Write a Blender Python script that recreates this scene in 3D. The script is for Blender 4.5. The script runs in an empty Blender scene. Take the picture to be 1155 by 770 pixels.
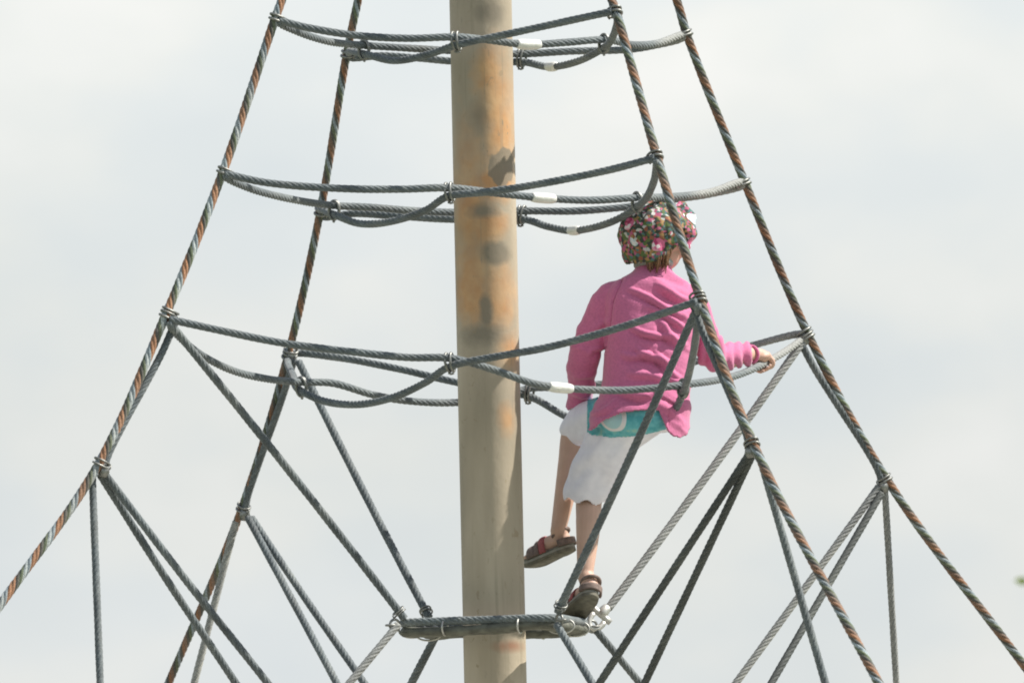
import bpy, math, random
import numpy as np
from mathutils import Vector, noise

random.seed(7)
S = bpy.context.scene
COL = S.collection
R = math.radians
W, H, K = 1155.0, 770.0, 430.0          # photograph size, pixels per metre at the mast
DIST, PITCH, ROLL = 26.0, 0.072, R(1.265)

# ------------------------------------------------------------------ camera
cp, sp = math.cos(PITCH), math.sin(PITCH)
R0 = np.array([1., 0, 0]); U0 = np.array([0, -sp, cp]); FW = np.array([0, cp, sp])
CR = math.cos(ROLL) * R0 - math.sin(ROLL) * U0
CU = math.sin(ROLL) * R0 + math.cos(ROLL) * U0
EYE = np.array([0.063, -DIST, 1.6])
FOC = K * DIST / cp                       # focal length in photograph pixels

def ray(px, py):
    return FW + CR * (px - W / 2) / FOC + CU * (H / 2 - py) / FOC

def P(px, py, d):                         # pixel + depth behind the mast (in px units)
    r = ray(px, py)
    return EYE + r * ((d / K - EYE[1]) / r[1])

def on_plane(px, py, dx, dy):             # pixel on the vertical plane through the mast
    r = ray(px, py)
    n = np.array([dy, -dx, 0.])
    return EYE - r * (EYE @ n) / (r @ n)

def proj(v):
    q = np.asarray(v, float) - EYE
    z = q @ FW
    return W / 2 + FOC * (q @ CR) / z, H / 2 - FOC * (q @ CU) / z

cam = bpy.data.cameras.new('camera')
cam.sensor_width = 36.0
cam.lens = 36.0 * FOC / W
cam.clip_start, cam.clip_end = 0.5, 5000
cam.dof.use_dof = True
cam.dof.focus_distance = DIST
cam.dof.aperture_fstop = 8.0
co = bpy.data.objects.new('camera', cam); COL.objects.link(co)
from mathutils import Matrix
m = Matrix.Identity(4)
for i in range(3):
    m[i][0], m[i][1], m[i][2], m[i][3] = CR[i], CU[i], -FW[i], EYE[i]
co.matrix_world = m
S.camera = co

# ------------------------------------------------------------------ materials
def mat(name):
    M = bpy.data.materials.new(name); M.use_nodes = True
    nt = M.node_tree
    return M, nt, nt.nodes['Principled BSDF']

def N(nt, kind, **kw):
    n = nt.nodes.new(kind)
    for k, v in kw.items():
        if k.startswith('_'):
            setattr(n, k[1:], v)
        else:
            n.inputs[int(k[1:]) if k[1:].isdigit() else k.replace('__', ' ')].default_value = v
    return n

def ramp(nt, src, stops, interp='LINEAR'):
    r = nt.nodes.new('ShaderNodeValToRGB'); e = r.color_ramp.elements
    r.color_ramp.interpolation = interp
    while len(e) < len(stops): e.new(0.5)
    for i, (p, c) in enumerate(stops):
        e[i].position = p; e[i].color = (*c, 1) if len(c) == 3 else c
    nt.links.new(src, r.inputs[0]); return r.outputs[0]

def mixc(nt, f, a, b, mode='MIX'):
    x = nt.nodes.new('ShaderNodeMix'); x.data_type = 'RGBA'; x.blend_type = mode
    for v, i in ((f, 0), (a, 6), (b, 7)):
        if hasattr(v, 'is_linked') or isinstance(v, bpy.types.NodeSocket): nt.links.new(v, x.inputs[i])
        else: x.inputs[i].default_value = v if not isinstance(v, tuple) or len(v) == 4 else (*v, 1)
    return x.outputs[2]

def math_(nt, op, a, b=None, c=None, clamp=False):
    x = nt.nodes.new('ShaderNodeMath'); x.operation = op; x.use_clamp = clamp
    for i, v in enumerate((a, b, c)):
        if v is None: continue
        if isinstance(v, bpy.types.NodeSocket): nt.links.new(v, x.inputs[i])
        else: x.inputs[i].default_value = v
    return x.outputs[0]

def simple(name, col, rough=0.8, metal=0.0, var=0.15, scale=60, bump=0.0, sheen=0.0):
    M, nt, b = mat(name)
    t = N(nt, 'ShaderNodeTexCoord'); n = N(nt, 'ShaderNodeTexNoise', Scale=scale, Detail=5.0)
    nt.links.new(t.outputs['Object'], n.inputs['Vector'])
    lo = tuple(c * (1 - var) for c in col); hi = tuple(min(1, c * (1 + var)) for c in col)
    nt.links.new(ramp(nt, n.outputs[0], [(0.3, lo), (0.7, hi)]), b.inputs['Base Color'])
    b.inputs['Roughness'].default_value = rough; b.inputs['Metallic'].default_value = metal
    if sheen: b.inputs['Sheen Weight'].default_value = sheen
    if bump:
        bp = N(nt, 'ShaderNodeBump', Strength=bump, Distance=0.002)
        nt.links.new(n.outputs[0], bp.inputs['Height']); nt.links.new(bp.outputs[0], b.inputs['Normal'])
    return M

def rope_mat(name, strands, wear, fray=0.35, sunlit_x=None):
    """strand colours by the rope's own lay (UV u), worn patches along its length"""
    M, nt, b = mat(name)
    uv = N(nt, 'ShaderNodeUVMap', _uv_map='rope'); sx = N(nt, 'ShaderNodeSeparateXYZ')
    nt.links.new(uv.outputs[0], sx.inputs[0])
    k = len(strands)
    base = ramp(nt, sx.outputs[0], [(i / k, c) for i, c in enumerate(strands)], 'CONSTANT')
    t = N(nt, 'ShaderNodeTexCoord'); n = N(nt, 'ShaderNodeTexNoise', Scale=9.0, Detail=6.0)
    nt.links.new(t.outputs['Object'], n.inputs['Vector'])
    f = ramp(nt, n.outputs[0], [(0.45, (0, 0, 0)), (0.75, (fray,) * 3)])
    c = mixc(nt, f, base, wear)
    # long faded and soiled lengths
    lg = N(nt, 'ShaderNodeTexNoise', Scale=3.3, Detail=7.0, Roughness=0.7); nt.links.new(t.outputs['Object'], lg.inputs['Vector'])
    c = mixc(nt, 1.0, c, ramp(nt, lg.outputs[0], [(0.34, (0.66,) * 3), (0.5, (1.0,) * 3), (0.66, (1.38, 1.36, 1.30))]), 'MULTIPLY')
    if sunlit_x:  # sunlight painted into the colour: strands turn pale past this x
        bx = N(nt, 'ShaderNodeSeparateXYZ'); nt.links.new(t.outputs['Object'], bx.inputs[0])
        bf = math_(nt, 'DIVIDE', math_(nt, 'SUBTRACT', math_(nt, 'MULTIPLY_ADD', n.outputs[0], 0.16, bx.outputs[0]), sunlit_x + 0.08), 0.10, clamp=True)
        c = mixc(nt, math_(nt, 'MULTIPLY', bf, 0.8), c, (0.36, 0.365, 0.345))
    # fine yarn inside each strand
    w = N(nt, 'ShaderNodeTexNoise', Scale=260.0, Detail=2.0)
    nt.links.new(t.outputs['Object'], w.inputs['Vector'])
    g = ramp(nt, w.outputs[0], [(0.3, (0.62,) * 3), (0.7, (1.25,) * 3)])
    nt.links.new(mixc(nt, 1.0, c, g, 'MULTIPLY'), b.inputs['Base Color'])
    bp = N(nt, 'ShaderNodeBump', Strength=0.35, Distance=0.0015)
    nt.links.new(w.outputs[0], bp.inputs['Height']); nt.links.new(bp.outputs[0], b.inputs['Normal'])
    b.inputs['Roughness'].default_value = 0.75
    b.inputs['Sheen Weight'].default_value = 0.25
    return M

G1, G2 = (0.10, 0.123, 0.135), (0.132, 0.158, 0.168)
M_grey = rope_mat('grey_polyester_rope', [G1, G2, G1, G2, G1, (0.10, 0.12, 0.128)], (0.30, 0.31, 0.29))
M_eye_rope = {lv: rope_mat('grey_rope_painted_sunlit_end', [G1, G2, G1, G2, G1, G2], (0.30, 0.31, 0.29), 0.35, b) for lv, b in ((1, 0.95), (2, 1.16), (3, 1.47))}  # right ends coloured pale to look sunlit
M_shaded = rope_mat('painted_shaded_rope', [(0.072, 0.082, 0.080), (0.095, 0.105, 0.10)] * 3, (0.12, 0.13, 0.12))  # darker copy of the grey rope, shade put into its colour
M_shaded.node_tree.nodes['Principled BSDF'].inputs['Sheen Weight'].default_value = 0.02
M_pale = rope_mat('painted_sunlit_rope', [(0.24, 0.25, 0.245), (0.30, 0.31, 0.30)] * 3, (0.42, 0.42, 0.39))  # lighter copy of the grey rope, direct sun painted into the strands
ORA, BRN, BLU, LGT, OLV, DRK = (0.37, 0.18, 0.09), (0.20, 0.12, 0.08), (0.26, 0.32, 0.35), (0.45, 0.50, 0.50), (0.115, 0.145, 0.085), (0.075, 0.075, 0.065)
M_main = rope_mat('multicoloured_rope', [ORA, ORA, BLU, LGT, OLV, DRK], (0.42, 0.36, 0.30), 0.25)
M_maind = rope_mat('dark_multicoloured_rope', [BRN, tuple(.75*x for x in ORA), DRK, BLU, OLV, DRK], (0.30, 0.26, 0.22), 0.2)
M_steel = simple('galvanised_wire', (0.25, 0.255, 0.24), 0.45, 0.7, 0.35, 90)
M_alu = simple('aluminium_sleeve', (0.78, 0.78, 0.74), 0.5, 0.25, 0.10, 120)
M_shackle = simple('bright_shackle_steel', (0.55, 0.55, 0.52), 0.5, 0.6, 0.2, 80)
M_rubber = simple('weathered_rubber', (0.115, 0.118, 0.095), 0.7, 0, 0.45, 40, 0.4)
M_skin = simple('skin', (0.60, 0.39, 0.30), 0.55, 0, 0.06, 30)
M_skin.node_tree.nodes['Principled BSDF'].inputs['Subsurface Weight'].default_value = 0.08
M_skin.node_tree.nodes['Principled BSDF'].inputs['Subsurface Radius'].default_value = (0.02, 0.008, 0.004)
M_shirt = simple('pink_jersey', (0.60, 0.16, 0.315), 0.92, 0, 0.10, 160, 0.5, 0.25)
M_white = simple('white_cotton', (0.86, 0.85, 0.97), 0.9, 0, 0.05, 50, 0.2, 0.2)
M_collar = simple('grey_collar', (0.36, 0.40, 0.37), 0.9, 0, 0.1, 60)
M_hair = simple('brown_hair', (0.20, 0.11, 0.055), 0.6, 0, 0.35, 200)
M_sole = simple('olive_shoe_sole', (0.165, 0.155, 0.12), 0.8, 0, 0.3, 60, 0.4)
M_strap = simple('red_strap', (0.36, 0.10, 0.10), 0.75, 0, 0.2, 100)
M_upper = simple('brown_shoe_upper', (0.19, 0.14, 0.12), 0.8, 0, 0.3, 90)
M_rim = simple('pale_shoe_midsole', (0.30, 0.29, 0.25), 0.8, 0, 0.2, 80)
M_eye = simple('eye', (0.7, 0.7, 0.7), 0.2, 0, 0.05, 20)
M_leaf = simple('leaf', (0.22, 0.28, 0.06), 0.6, 0, 0.45, 3)
_n = M_leaf.node_tree; _t = N(_n, 'ShaderNodeBsdfTranslucent', Color=(0.30, 0.38, 0.10, 1)); _m = N(_n, 'ShaderNodeMixShader', Fac=0.5)
_n.links.new(_n.nodes['Principled BSDF'].outputs[0], _m.inputs[1]); _n.links.new(_t.outputs[0], _m.inputs[2]); _n.links.new(_m.outputs[0], _n.nodes['Material Output'].inputs[0])
M_bark = simple('bark', (0.12, 0.09, 0.06), 0.9, 0, 0.35, 14, 0.6)

# ------------------------------------------------------------------ mesh helpers
ORG = {}
def mk(name, v, f, M, parent=None, origin=None, smooth=True, uv=None, mats=None):
    v = np.asarray(v, float)
    if origin is None:
        c = v.mean(0); origin = np.array([c[0], c[1], v[:, 2].min()])
    origin = np.asarray(origin, float)
    me = bpy.data.meshes.new(name)
    me.from_pydata((v - origin).tolist(), [], f)
    if uv is not None:
        l = me.uv_layers.new(name='rope'); l.data.foreach_set('uv', np.asarray(uv, np.float32).ravel())
    me.materials.append(M)
    me.polygons.foreach_set('use_smooth', [smooth] * len(me.polygons)); me.update()
    o = bpy.data.objects.new(name, me); COL.objects.link(o)
    ORG[o] = origin
    if parent is not None:
        o.parent = parent; o.location = origin - ORG[parent]
    else:
        o.location = origin
    return o

def tag(o, label=None, cat=None, group=None, kind=None):
    for k, v in (('label', label), ('category', cat), ('group', group), ('kind', kind)):
        if v: o[k] = v
    return o

def unit(a):
    a = np.asarray(a, float); return a / (np.linalg.norm(a) + 1e-12)

def catmull(pts, step):
    pts = [np.asarray(p, float) for p in pts]
    if len(pts) == 2: pts = [pts[0], (pts[0] + pts[1]) / 2, pts[1]]
    a = [2 * pts[0] - pts[1]] + pts + [2 * pts[-1] - pts[-2]]
    out = []
    for i in range(1, len(a) - 2):
        p0, p1, p2, p3 = a[i - 1:i + 3]
        d = [max(1e-6, np.linalg.norm(q - p) ** 0.5) for p, q in ((p0, p1), (p1, p2), (p2, p3))]
        m1 = (p1 - p0) / d[0] - (p2 - p0) / (d[0] + d[1]) + (p2 - p1) / d[1]
        m2 = (p2 - p1) / d[1] - (p3 - p1) / (d[1] + d[2]) + (p3 - p2) / d[2]
        m1, m2 = m1 * d[1], m2 * d[1]
        n = max(8, int(np.linalg.norm(p2 - p1) / step * 2))
        for t in np.linspace(0, 1, n, endpoint=False):
            out.append((2*t**3-3*t*t+1)*p1 + (t**3-2*t*t+t)*m1 + (-2*t**3+3*t*t)*p2 + (t**3-t*t)*m2)
    out.append(pts[-1]); out = np.array(out)
    s = np.concatenate([[0], np.cumsum(np.linalg.norm(np.diff(out, axis=0), axis=1))])
    q = np.linspace(0, s[-1], max(3, int(s[-1] / step) + 1))
    return np.stack([np.interp(q, s, out[:, k]) for k in range(3)], 1), q

def frames(c):
    t = np.gradient(c, axis=0); t /= np.linalg.norm(t, axis=1)[:, None] + 1e-12
    n = np.cross(t[0], [0.13, 0.2, 0.97]); n = unit(n)
    ns = []
    for i in range(len(c)):
        n = unit(n - t[i] * (n @ t[i])); ns.append(n)
    ns = np.array(ns); return t, ns, np.cross(t, ns)

def tube_faces(rings, nv, caps=True, closed=False):
    f = []
    for i in range(rings if closed else rings - 1):
        a, b = i * nv, ((i + 1) % rings) * nv
        for j in range(nv):
            k = (j + 1) % nv
            f.append((a + j, a + k, b + k, b + j))
    if caps and not closed:
        f.append(tuple(range(nv - 1, -1, -1))); f.append(tuple((rings - 1) * nv + j for j in range(nv)))
    return f

def rope(name, pts, M, rpx=4.6, lobes=6, lay=0.115, label=None, cat='rope', group=None, parent=None, hand=1):
    c, s = catmull(pts, 0.006)
    t, n, b = frames(c)
    nv = lobes * 4; r = rpx / K
    ph0 = random.random() * 6.28
    i = np.arange(nv)
    loc = 2 * np.pi * i / nv
    rad = r * (0.83 + 0.19 * np.abs(np.sin(lobes / 2 * loc)) ** 0.8)
    rad = rad[None, :] * (1 + 0.02 * np.sin(s[:, None] * 37 + ph0))
    ang = loc[None, :] + hand * 2 * np.pi * s[:, None] / lay + ph0
    v = c[:, None, :] + rad[:, :, None] * (np.cos(ang)[:, :, None] * n[:, None, :] + np.sin(ang)[:, :, None] * b[:, None, :])
    f = tube_faces(len(c), nv)
    uv = []
    for q in range(len(c) - 1):
        for j in range(nv):
            uv += [(j / nv, s[q]), ((j + 1) / nv - 1e-4, s[q]), ((j + 1) / nv - 1e-4, s[q + 1]), (j / nv, s[q + 1])]
    uv += [(0, 0)] * (2 * nv)
    v = v.reshape(-1, 3)
    o = mk(name, v, f, M, parent, uv=uv, origin=c[-1] if c[-1][2] < c[0][2] else c[0])
    if label: tag(o, label, cat, group)
    return o, c

def sweep(c, r, nv=10, closed=False, caps=True):
    c = np.asarray(c, float); r = np.broadcast_to(np.asarray(r, float), (len(c),))
    t, n, b = frames(c)
    if closed:
        t = np.roll(c, -1, 0) - np.roll(c, 1, 0); t /= np.linalg.norm(t, axis=1)[:, None]
    a = 2 * np.pi * np.arange(nv) / nv
    v = c[:, None, :] + r[:, None, None] * (np.cos(a)[None, :, None] * n[:, None, :] + np.sin(a)[None, :, None] * b[:, None, :])
    return v.reshape(-1, 3), tube_faces(len(c), nv, caps, closed)

class MB:
    def __init__(s): s.v, s.f = [], []
    def add(s, v, f):
        o = sum(len(x) for x in s.v); s.v.append(np.asarray(v, float)); s.f += [tuple(i + o for i in q) for q in f]; return s
    def build(s, name, M, parent=None, origin=None, smooth=True):
        return mk(name, np.concatenate(s.v), s.f, M, parent, origin, smooth)

def oval(c, u, w, hu, hw, tilt=None, n=28):
    a = np.linspace(0, 2 * np.pi, n, endpoint=False)
    q = c + np.cos(a)[:, None] * u * hu + np.sin(a)[:, None] * w * hw
    if tilt is not None: q = q + np.sin(a + 0.6)[:, None] * tilt
    return q

def wire_clamp(parent, a, b, t, rpx=4.6, turns=2, wire=1.15, gap=4.2):
    """turns of wire bound round two ropes whose centres are a and b"""
    a, b, t = np.asarray(a), np.asarray(b), unit(t)
    u = unit((b - a) - t * ((b - a) @ t)); w = np.cross(t, u); c = (a + b) / 2
    hu = np.linalg.norm((b - a) - t * ((b - a) @ t)) / 2 + (rpx + wire) / K
    hw = (rpx + wire) / K * 1.03
    m = MB()
    for k in range(turns):
        off = (k - (turns - 1) / 2) * gap / K
        q = oval(c + t * off, u, w, hu, hw, t * (2.2 / K) * (1 if k % 2 == 0 else 0.5))
        m.add(*sweep(q, wire / K, 8, closed=True))
    # twisted tail of the wire
    e = c + u * (hu + 1.2 / K)
    m.add(*sweep(np.array([e - t * gap * .6 / K, e + u * 1.5 / K, e + t * gap * .7 / K + u * .8 / K]), wire * .8 / K, 6))
    return m.build('clamp', M_steel, parent)

# ------------------------------------------------------------------ ground
def sheet(name, rad, z, M, n=64, rings=10):
    v = [(0, 0, z)]; f = []
    for k in range(1, rings + 1):
        rr = rad * (k / rings) ** 2.2
        for j in range(n):
            v.append((rr * math.cos(6.28318 * j / n), rr * math.sin(6.28318 * j / n), z))
    for j in range(n): f.append((0, 1 + j, 1 + (j + 1) % n))
    for k in range(rings - 1):
        for j in range(n):
            a, b = 1 + k * n, 1 + (k + 1) * n; l = (j + 1) % n
            f.append((a + j, b + j, b + l, a + l))
    return tag(mk(name, v, f, M, origin=(0, 0, z)), kind='structure')
sheet('ground', 3000, 0.0, simple('lawn', (0.07, 0.11, 0.035), 0.95, 0, 0.4, 1.5))
sheet('sand_pit', 8.0, 0.004, simple('play_sand', (0.36, 0.34, 0.29), 0.95, 0, 0.15, 25, 0.5), rings=4)

# ------------------------------------------------------------------ mast
def mast_mat():
    M, nt, b = mat('weathered_mast_paint')
    t = N(nt, 'ShaderNodeTexCoord'); pos = t.outputs['Object']
    def nz(scale, det=5.0, stretch=(1, 1, 1), dist=0.0):
        mp = N(nt, 'ShaderNodeMapping'); mp.inputs['Scale'].default_value = stretch
        nt.links.new(pos, mp.inputs[0]); n = N(nt, 'ShaderNodeTexNoise', Scale=scale, Detail=det, Distortion=dist)
        nt.links.new(mp.outputs[0], n.inputs['Vector']); return n.outputs[0]
    grime = nz(9.0, 6.0, (1, 1, 0.25))
    c = ramp(nt, grime, [(0.3, (0.335, 0.285, 0.21)), (0.55, (0.435, 0.37, 0.275)), (0.75, (0.525, 0.455, 0.345))])
    sx = N(nt, 'ShaderNodeSeparateXYZ'); nt.links.new(pos, sx.inputs[0])
    # ochre undercoat showing through worn zones
    def zone(z0, z1, soft):
        a = math_(nt, 'SMOOTHSTEP' if False else 'SUBTRACT', sx.outputs[2], z0)
        a = math_(nt, 'DIVIDE', a, soft, clamp=True)
        d = math_(nt, 'SUBTRACT', z1, sx.outputs[2]); d = math_(nt, 'DIVIDE', d, soft, clamp=True)
        return math_(nt, 'MULTIPLY', a, d)
    worn = nz(5.5, 4.0, (1, 1, 0.55), 0.6)
    wf = ramp(nt, worn, [(0.40, (0, 0, 0)), (0.62, (1, 1, 1))])
    def blob(px, py, rx, ry, ang=0.0, soft=0.5, wob=0.35):
        p = P(px, py, -30)
        v = N(nt, 'ShaderNodeVectorMath', _operation='SUBTRACT'); nt.links.new(pos, v.inputs[0]); v.inputs[1].default_value = tuple(p)
        v2 = N(nt, 'ShaderNodeVectorMath', _operation='MULTIPLY'); nt.links.new(v.outputs[0], v2.inputs[0])
        v2.inputs[1].default_value = (K / rx, K / rx * 0.6, K / ry)
        ln = N(nt, 'ShaderNodeVectorMath', _operation='LENGTH'); nt.links.new(v2.outputs[0], ln.inputs[0])
        w = math_(nt, 'MULTIPLY_ADD', nz(22.0 + px % 7, 4.0), wob * 2, -wob)
        dd = math_(nt, 'ADD', ln.outputs['Value'], w)
        return math_(nt, 'DIVIDE', math_(nt, 'SUBTRACT', 1.0, dd), soft, clamp=True)
    def mx(*a):
        x = a[0]
        for y in a[1:]: x = math_(nt, 'MAXIMUM', x, y)
        return x
    och = mx(blob(552, 85, 26, 42, soft=.7), blob(532, 320, 30, 62, soft=.6), blob(560, 205, 30, 30, soft=.6), blob(566, 150, 26, 60, soft=.8), blob(562, 330, 28, 55, soft=.7), blob(572, 472, 14, 26, soft=.8), blob(575, 395, 22, 30, soft=.9), blob(548, 255, 34, 26, soft=.6), blob(530, 230, 34, 120, soft=.8), blob(560, 120, 30, 90, soft=.9))
    och = math_(nt, 'MULTIPLY', och, math_(nt, 'MULTIPLY_ADD', wf, 0.35, 0.72))
    oc = ramp(nt, nz(16.0), [(0.35, (0.52, 0.27, 0.115)), (0.7, (0.64, 0.40, 0.20))])
    c = mixc(nt, och, c, oc)
    dk = mx(blob(566, 192, 17, 22, soft=.12, wob=.5), blob(572, 176, 12, 12, soft=.15, wob=.6), blob(545, 238, 22, 12, soft=.7), blob(560, 285, 21, 17, soft=.4), blob(548, 350, 10, 24, soft=.4), blob(545, 378, 34, 17, soft=.7), blob(553, 15, 22, 18, soft=.6), blob(540, 130, 14, 30, soft=1.0))
    dk = math_(nt, 'MULTIPLY', dk, 0.88)
    c = mixc(nt, dk, c, (0.225, 0.195, 0.145))
    # rust blush under the rubber step, fine scuffs
    c = mixc(nt, math_(nt, 'MULTIPLY', blob(575, 728, 26, 9, soft=.8), 0.7), c, (0.30, 0.12, 0.06))
    # flaked chips and thin run marks
    chip = ramp(nt, nz(48.0, 8.0, (1, 1, 0.7), 0.8), [(0.655, (0, 0, 0)), (0.668, (0.75,) * 3)])
    c = mixc(nt, math_(nt, 'MULTIPLY', chip, math_(nt, 'MULTIPLY_ADD', wf, 0.8, 0.2)), c, (0.30, 0.235, 0.15))
    runs = ramp(nt, nz(60.0, 3.0, (1, 1, 0.035)), [(0.60, (0, 0, 0)), (0.72, (0.45,) * 3)])
    c = mixc(nt, runs, c, (0.27, 0.235, 0.17))
    sc = ramp(nt, nz(70.0, 3.0, (1, 1, 0.3)), [(0.68, (0, 0, 0)), (0.76, (0.5,) * 3)])
    c = mixc(nt, sc, c, (0.24, 0.21, 0.17))
    nt.links.new(c, b.inputs['Base Color'])
    b.inputs['Roughness'].default_value = 0.62
    bp = N(nt, 'ShaderNodeBump', Strength=0.25, Distance=0.003)
    nt.links.new(math_(nt, 'ADD', och, nz(60.0)), bp.inputs['Height']); nt.links.new(bp.outputs[0], b.inputs['Normal'])
    return M
zs = list(np.linspace(0, 5.7, 60)); nv = 48
v = [(35.2 / K * math.cos(6.28318 * j / nv), 35.2 / K * math.sin(6.28318 * j / nv), z) for z in zs for j in range(nv)]
mast = tag(mk('mast', v, tube_faces(len(zs), nv), mast_mat(), origin=(0, 0, 0)), 'tall round painted mast with ochre worn patches in the middle of the rope net', 'mast')
cz = [(5.60, 40), (5.60, 52), (5.78, 52), (5.83, 30), (5.84, 4)]
v = [(r / K * math.cos(6.28318 * j / nv), r / K * math.sin(6.28318 * j / nv), z) for z, r in cz for j in range(nv)]
mk('cap', v, tube_faces(len(cz), nv), M_steel, mast)

# ------------------------------------------------------------------ corner ropes
AZ = {'L1': (-365, -240), 'R1': (240, -365), 'R2': (365, 240), 'L2': (-240, 365)}
WHERE = {'L1': 'left front', 'R1': 'right front', 'R2': 'right back', 'L2': 'left back'}
def D(k): a = np.array(AZ[k], float); return a / np.linalg.norm(a)
PX = {'L1': [(318, 0), (310, 22), (251, 195), (187, 355), (110, 525), (0, 682)],
      'R1': [(690, 0), (695, 14), (741, 177), (790, 338), (851, 503), (990, 768)],
      'R2': [(763, 0), (775, 40), (841, 208), (912, 378), (1002, 543), (1155, 750)],
      'L2': [(404, 0), (391, 62), (361, 240), (325, 400), (272, 575), (190, 770)]}
LAB = {'L1': 'orange, pale and olive twisted rope, leftmost of the four corner ropes',
       'R1': 'orange and grey twisted corner rope running down in front of the child',
       'R2': 'dark orange and pale twisted rope, rightmost of the four corner ropes',
       'L2': 'dark brown twisted corner rope on the left, behind the grey ring ropes'}
node, main_obj = {}, {}
for k in ('L1', 'R1', 'R2', 'L2'):
    d = D(k); q = [on_plane(x, y, *d) for x, y in PX[k]]
    for lv, i in ((1, 1), (2, 2), (3, 3), (4, 4)): node[k, lv] = q[i]
    top = np.array([*(d * 50 / K), 5.69])
    up = (q[0] - q[2]); up = up / up[2]
    r0 = np.linalg.norm(q[0][:2]); mid_z = (q[0][2] + 5.69) / 2
    mid = np.array([*(d * (r0 * 0.52)), mid_z])
    dn = q[-1] - q[-2]; dn = dn / -dn[2]
    g = q[-1] + dn * q[-1][2] * np.array([1.12, 1.12, 1]); g[2] = 0.0
    half = (q[-1] + g) / 2; half[2] -= 0.12
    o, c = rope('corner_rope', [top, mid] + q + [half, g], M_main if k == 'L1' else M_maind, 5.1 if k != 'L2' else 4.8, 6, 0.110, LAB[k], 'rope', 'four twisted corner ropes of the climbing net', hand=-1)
    main_obj[k] = o

# ------------------------------------------------------------------ ring ropes (two crossing eyes on each level)
# control points: pixel x, y and depth; the four crossings are bound with wire clamps
CEN = {1: 543, 2: 547, 3: 551}
RAD = {1: 278, 2: 354, 3: 437}
def dd(lv, key):                       # depth of a crossing or corner in px units
    m = 0.495 * RAD[lv]
    return {'F': -.98 * m, 'B': .98 * m, 'L': .2 * m, 'R': -.2 * m, 'L1': -.55 * RAD[lv], 'R2': .55 * RAD[lv], 'R1': -.835 * RAD[lv], 'L2': .835 * RAD[lv]}[key]
EYES = {
 (1, 'A'): [('L1', 314, 23), (345, 31), (400, 40), (460, 43.5), ('F', 515, 42), (555, 46), (595, 50.5), (640, 48), ('R', 681, 45), (715, 51), (742, 49), ('R2', 771, 40),
            ('R2', 770, 43), (740, 51), (710, 56), (645, 58), ('B', 588, 61), (545, 60), (500, 57), (450, 54), ('L', 411, 51.5), (370, 47), (338, 37), ('L1', 315, 26)],
 (1, 'B'): [('R1', 691, 13), (640, 24), (580, 37), ('F', 515, 51), (485, 61), (445, 68.5), ('L', 411, 61), ('L2', 394, 62),
            ('L2', 395, 65), (430, 63), (475, 66), (508, 69), (550, 71), ('B', 588, 70), (621, 75.5), (655, 68), ('R', 681, 54), (692, 40), ('R1', 695, 18)],
 (2, 'A'): [('L1', 253, 196), (300, 206), (380, 212.5), (450, 213.5), ('F', 507, 212), (560, 218), (613, 223.5), (665, 226), ('R', 719, 223), (760, 222), (800, 217), ('R2', 838, 206),
            ('R2', 838, 209), (800, 219), (760, 225), (719, 232), (650, 238), ('B', 588, 238), (545, 240), (470, 238), (420, 234), ('L', 377, 232), (320, 223), (280, 212), ('L1', 255, 200)],
 (2, 'B'): [('R1', 739, 178), (690, 191), (600, 209), (545, 217), ('F', 507, 221), (480, 237), (440, 250), (405, 252), ('L', 377, 242), ('L2', 362, 240),
            ('L2', 363, 244), (400, 241), (450, 244), (500, 247), (545, 248), ('B', 588, 247), (620, 256), (648, 260), (690, 250), ('R', 719, 233), (736, 209), ('R1', 740, 184)],
 (3, 'A'): [('L1', 191, 360), (250, 373), (320, 387), (400, 397), (460, 403), ('F', 508, 404), (560, 418), (600, 432), (630, 437), (700, 440), ('R', 770, 434), (840, 420), ('R2', 905, 380),
            ('R2', 905, 377), (850, 389), (790, 406), (720, 426), (650, 436), ('B', 597, 438), (560, 449), (510, 454), (460, 452), (420, 445), (375, 432), ('L', 340, 431), (300, 427), (260, 417), (218, 394), ('L1', 192, 367)],
 (3, 'B'): [('R1', 786, 340), (700, 369), (620, 391), (560, 402), ('F', 508, 413), (480, 431), (440, 449), (400, 456), (365, 452), ('L', 340, 441), (331, 425), ('L2', 327, 402),
            ('L2', 331, 399), (380, 403), (450, 416), (510, 430), (560, 440), ('B', 597, 447), (638, 469), (690, 487), (738, 484), (760, 464), ('R', 770, 443), (782, 398), ('R1', 787, 346)],
}
def resolve(lv, pts):
    keys = [i for i, p in enumerate(pts) if isinstance(p[0], str)]
    xs = [(p[1], p[2]) if isinstance(p[0], str) else p for p in pts]
    out = []
    arc = np.concatenate([[0], np.cumsum([math.hypot(b[0] - a[0], b[1] - a[1]) for a, b in zip(xs, xs[1:])])])
    kd = [dd(lv, pts[i][0]) for i in keys]; kp = [xs[i][0] for i in keys]
    for i, (x, y) in enumerate(xs):
        j = max(0, min(len(keys) - 2, sum(1 for k in keys if k <= i) - 1))
        a, b = keys[j], keys[j + 1]
        u = (arc[i] - arc[a]) / (arc[b] - arc[a] + 1e-9)
        # bow outward from the mast a little, like a taut eye
        d = kd[j] * (1 - u) + kd[j + 1] * u
        p = P(x, y, d)
        out.append(p)
    return out, keys
RW = {1: 'top ring', 2: 'middle ring', 3: 'lowest ring'}
cross, eye_obj, eye_c = {}, {}, {}
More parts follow.
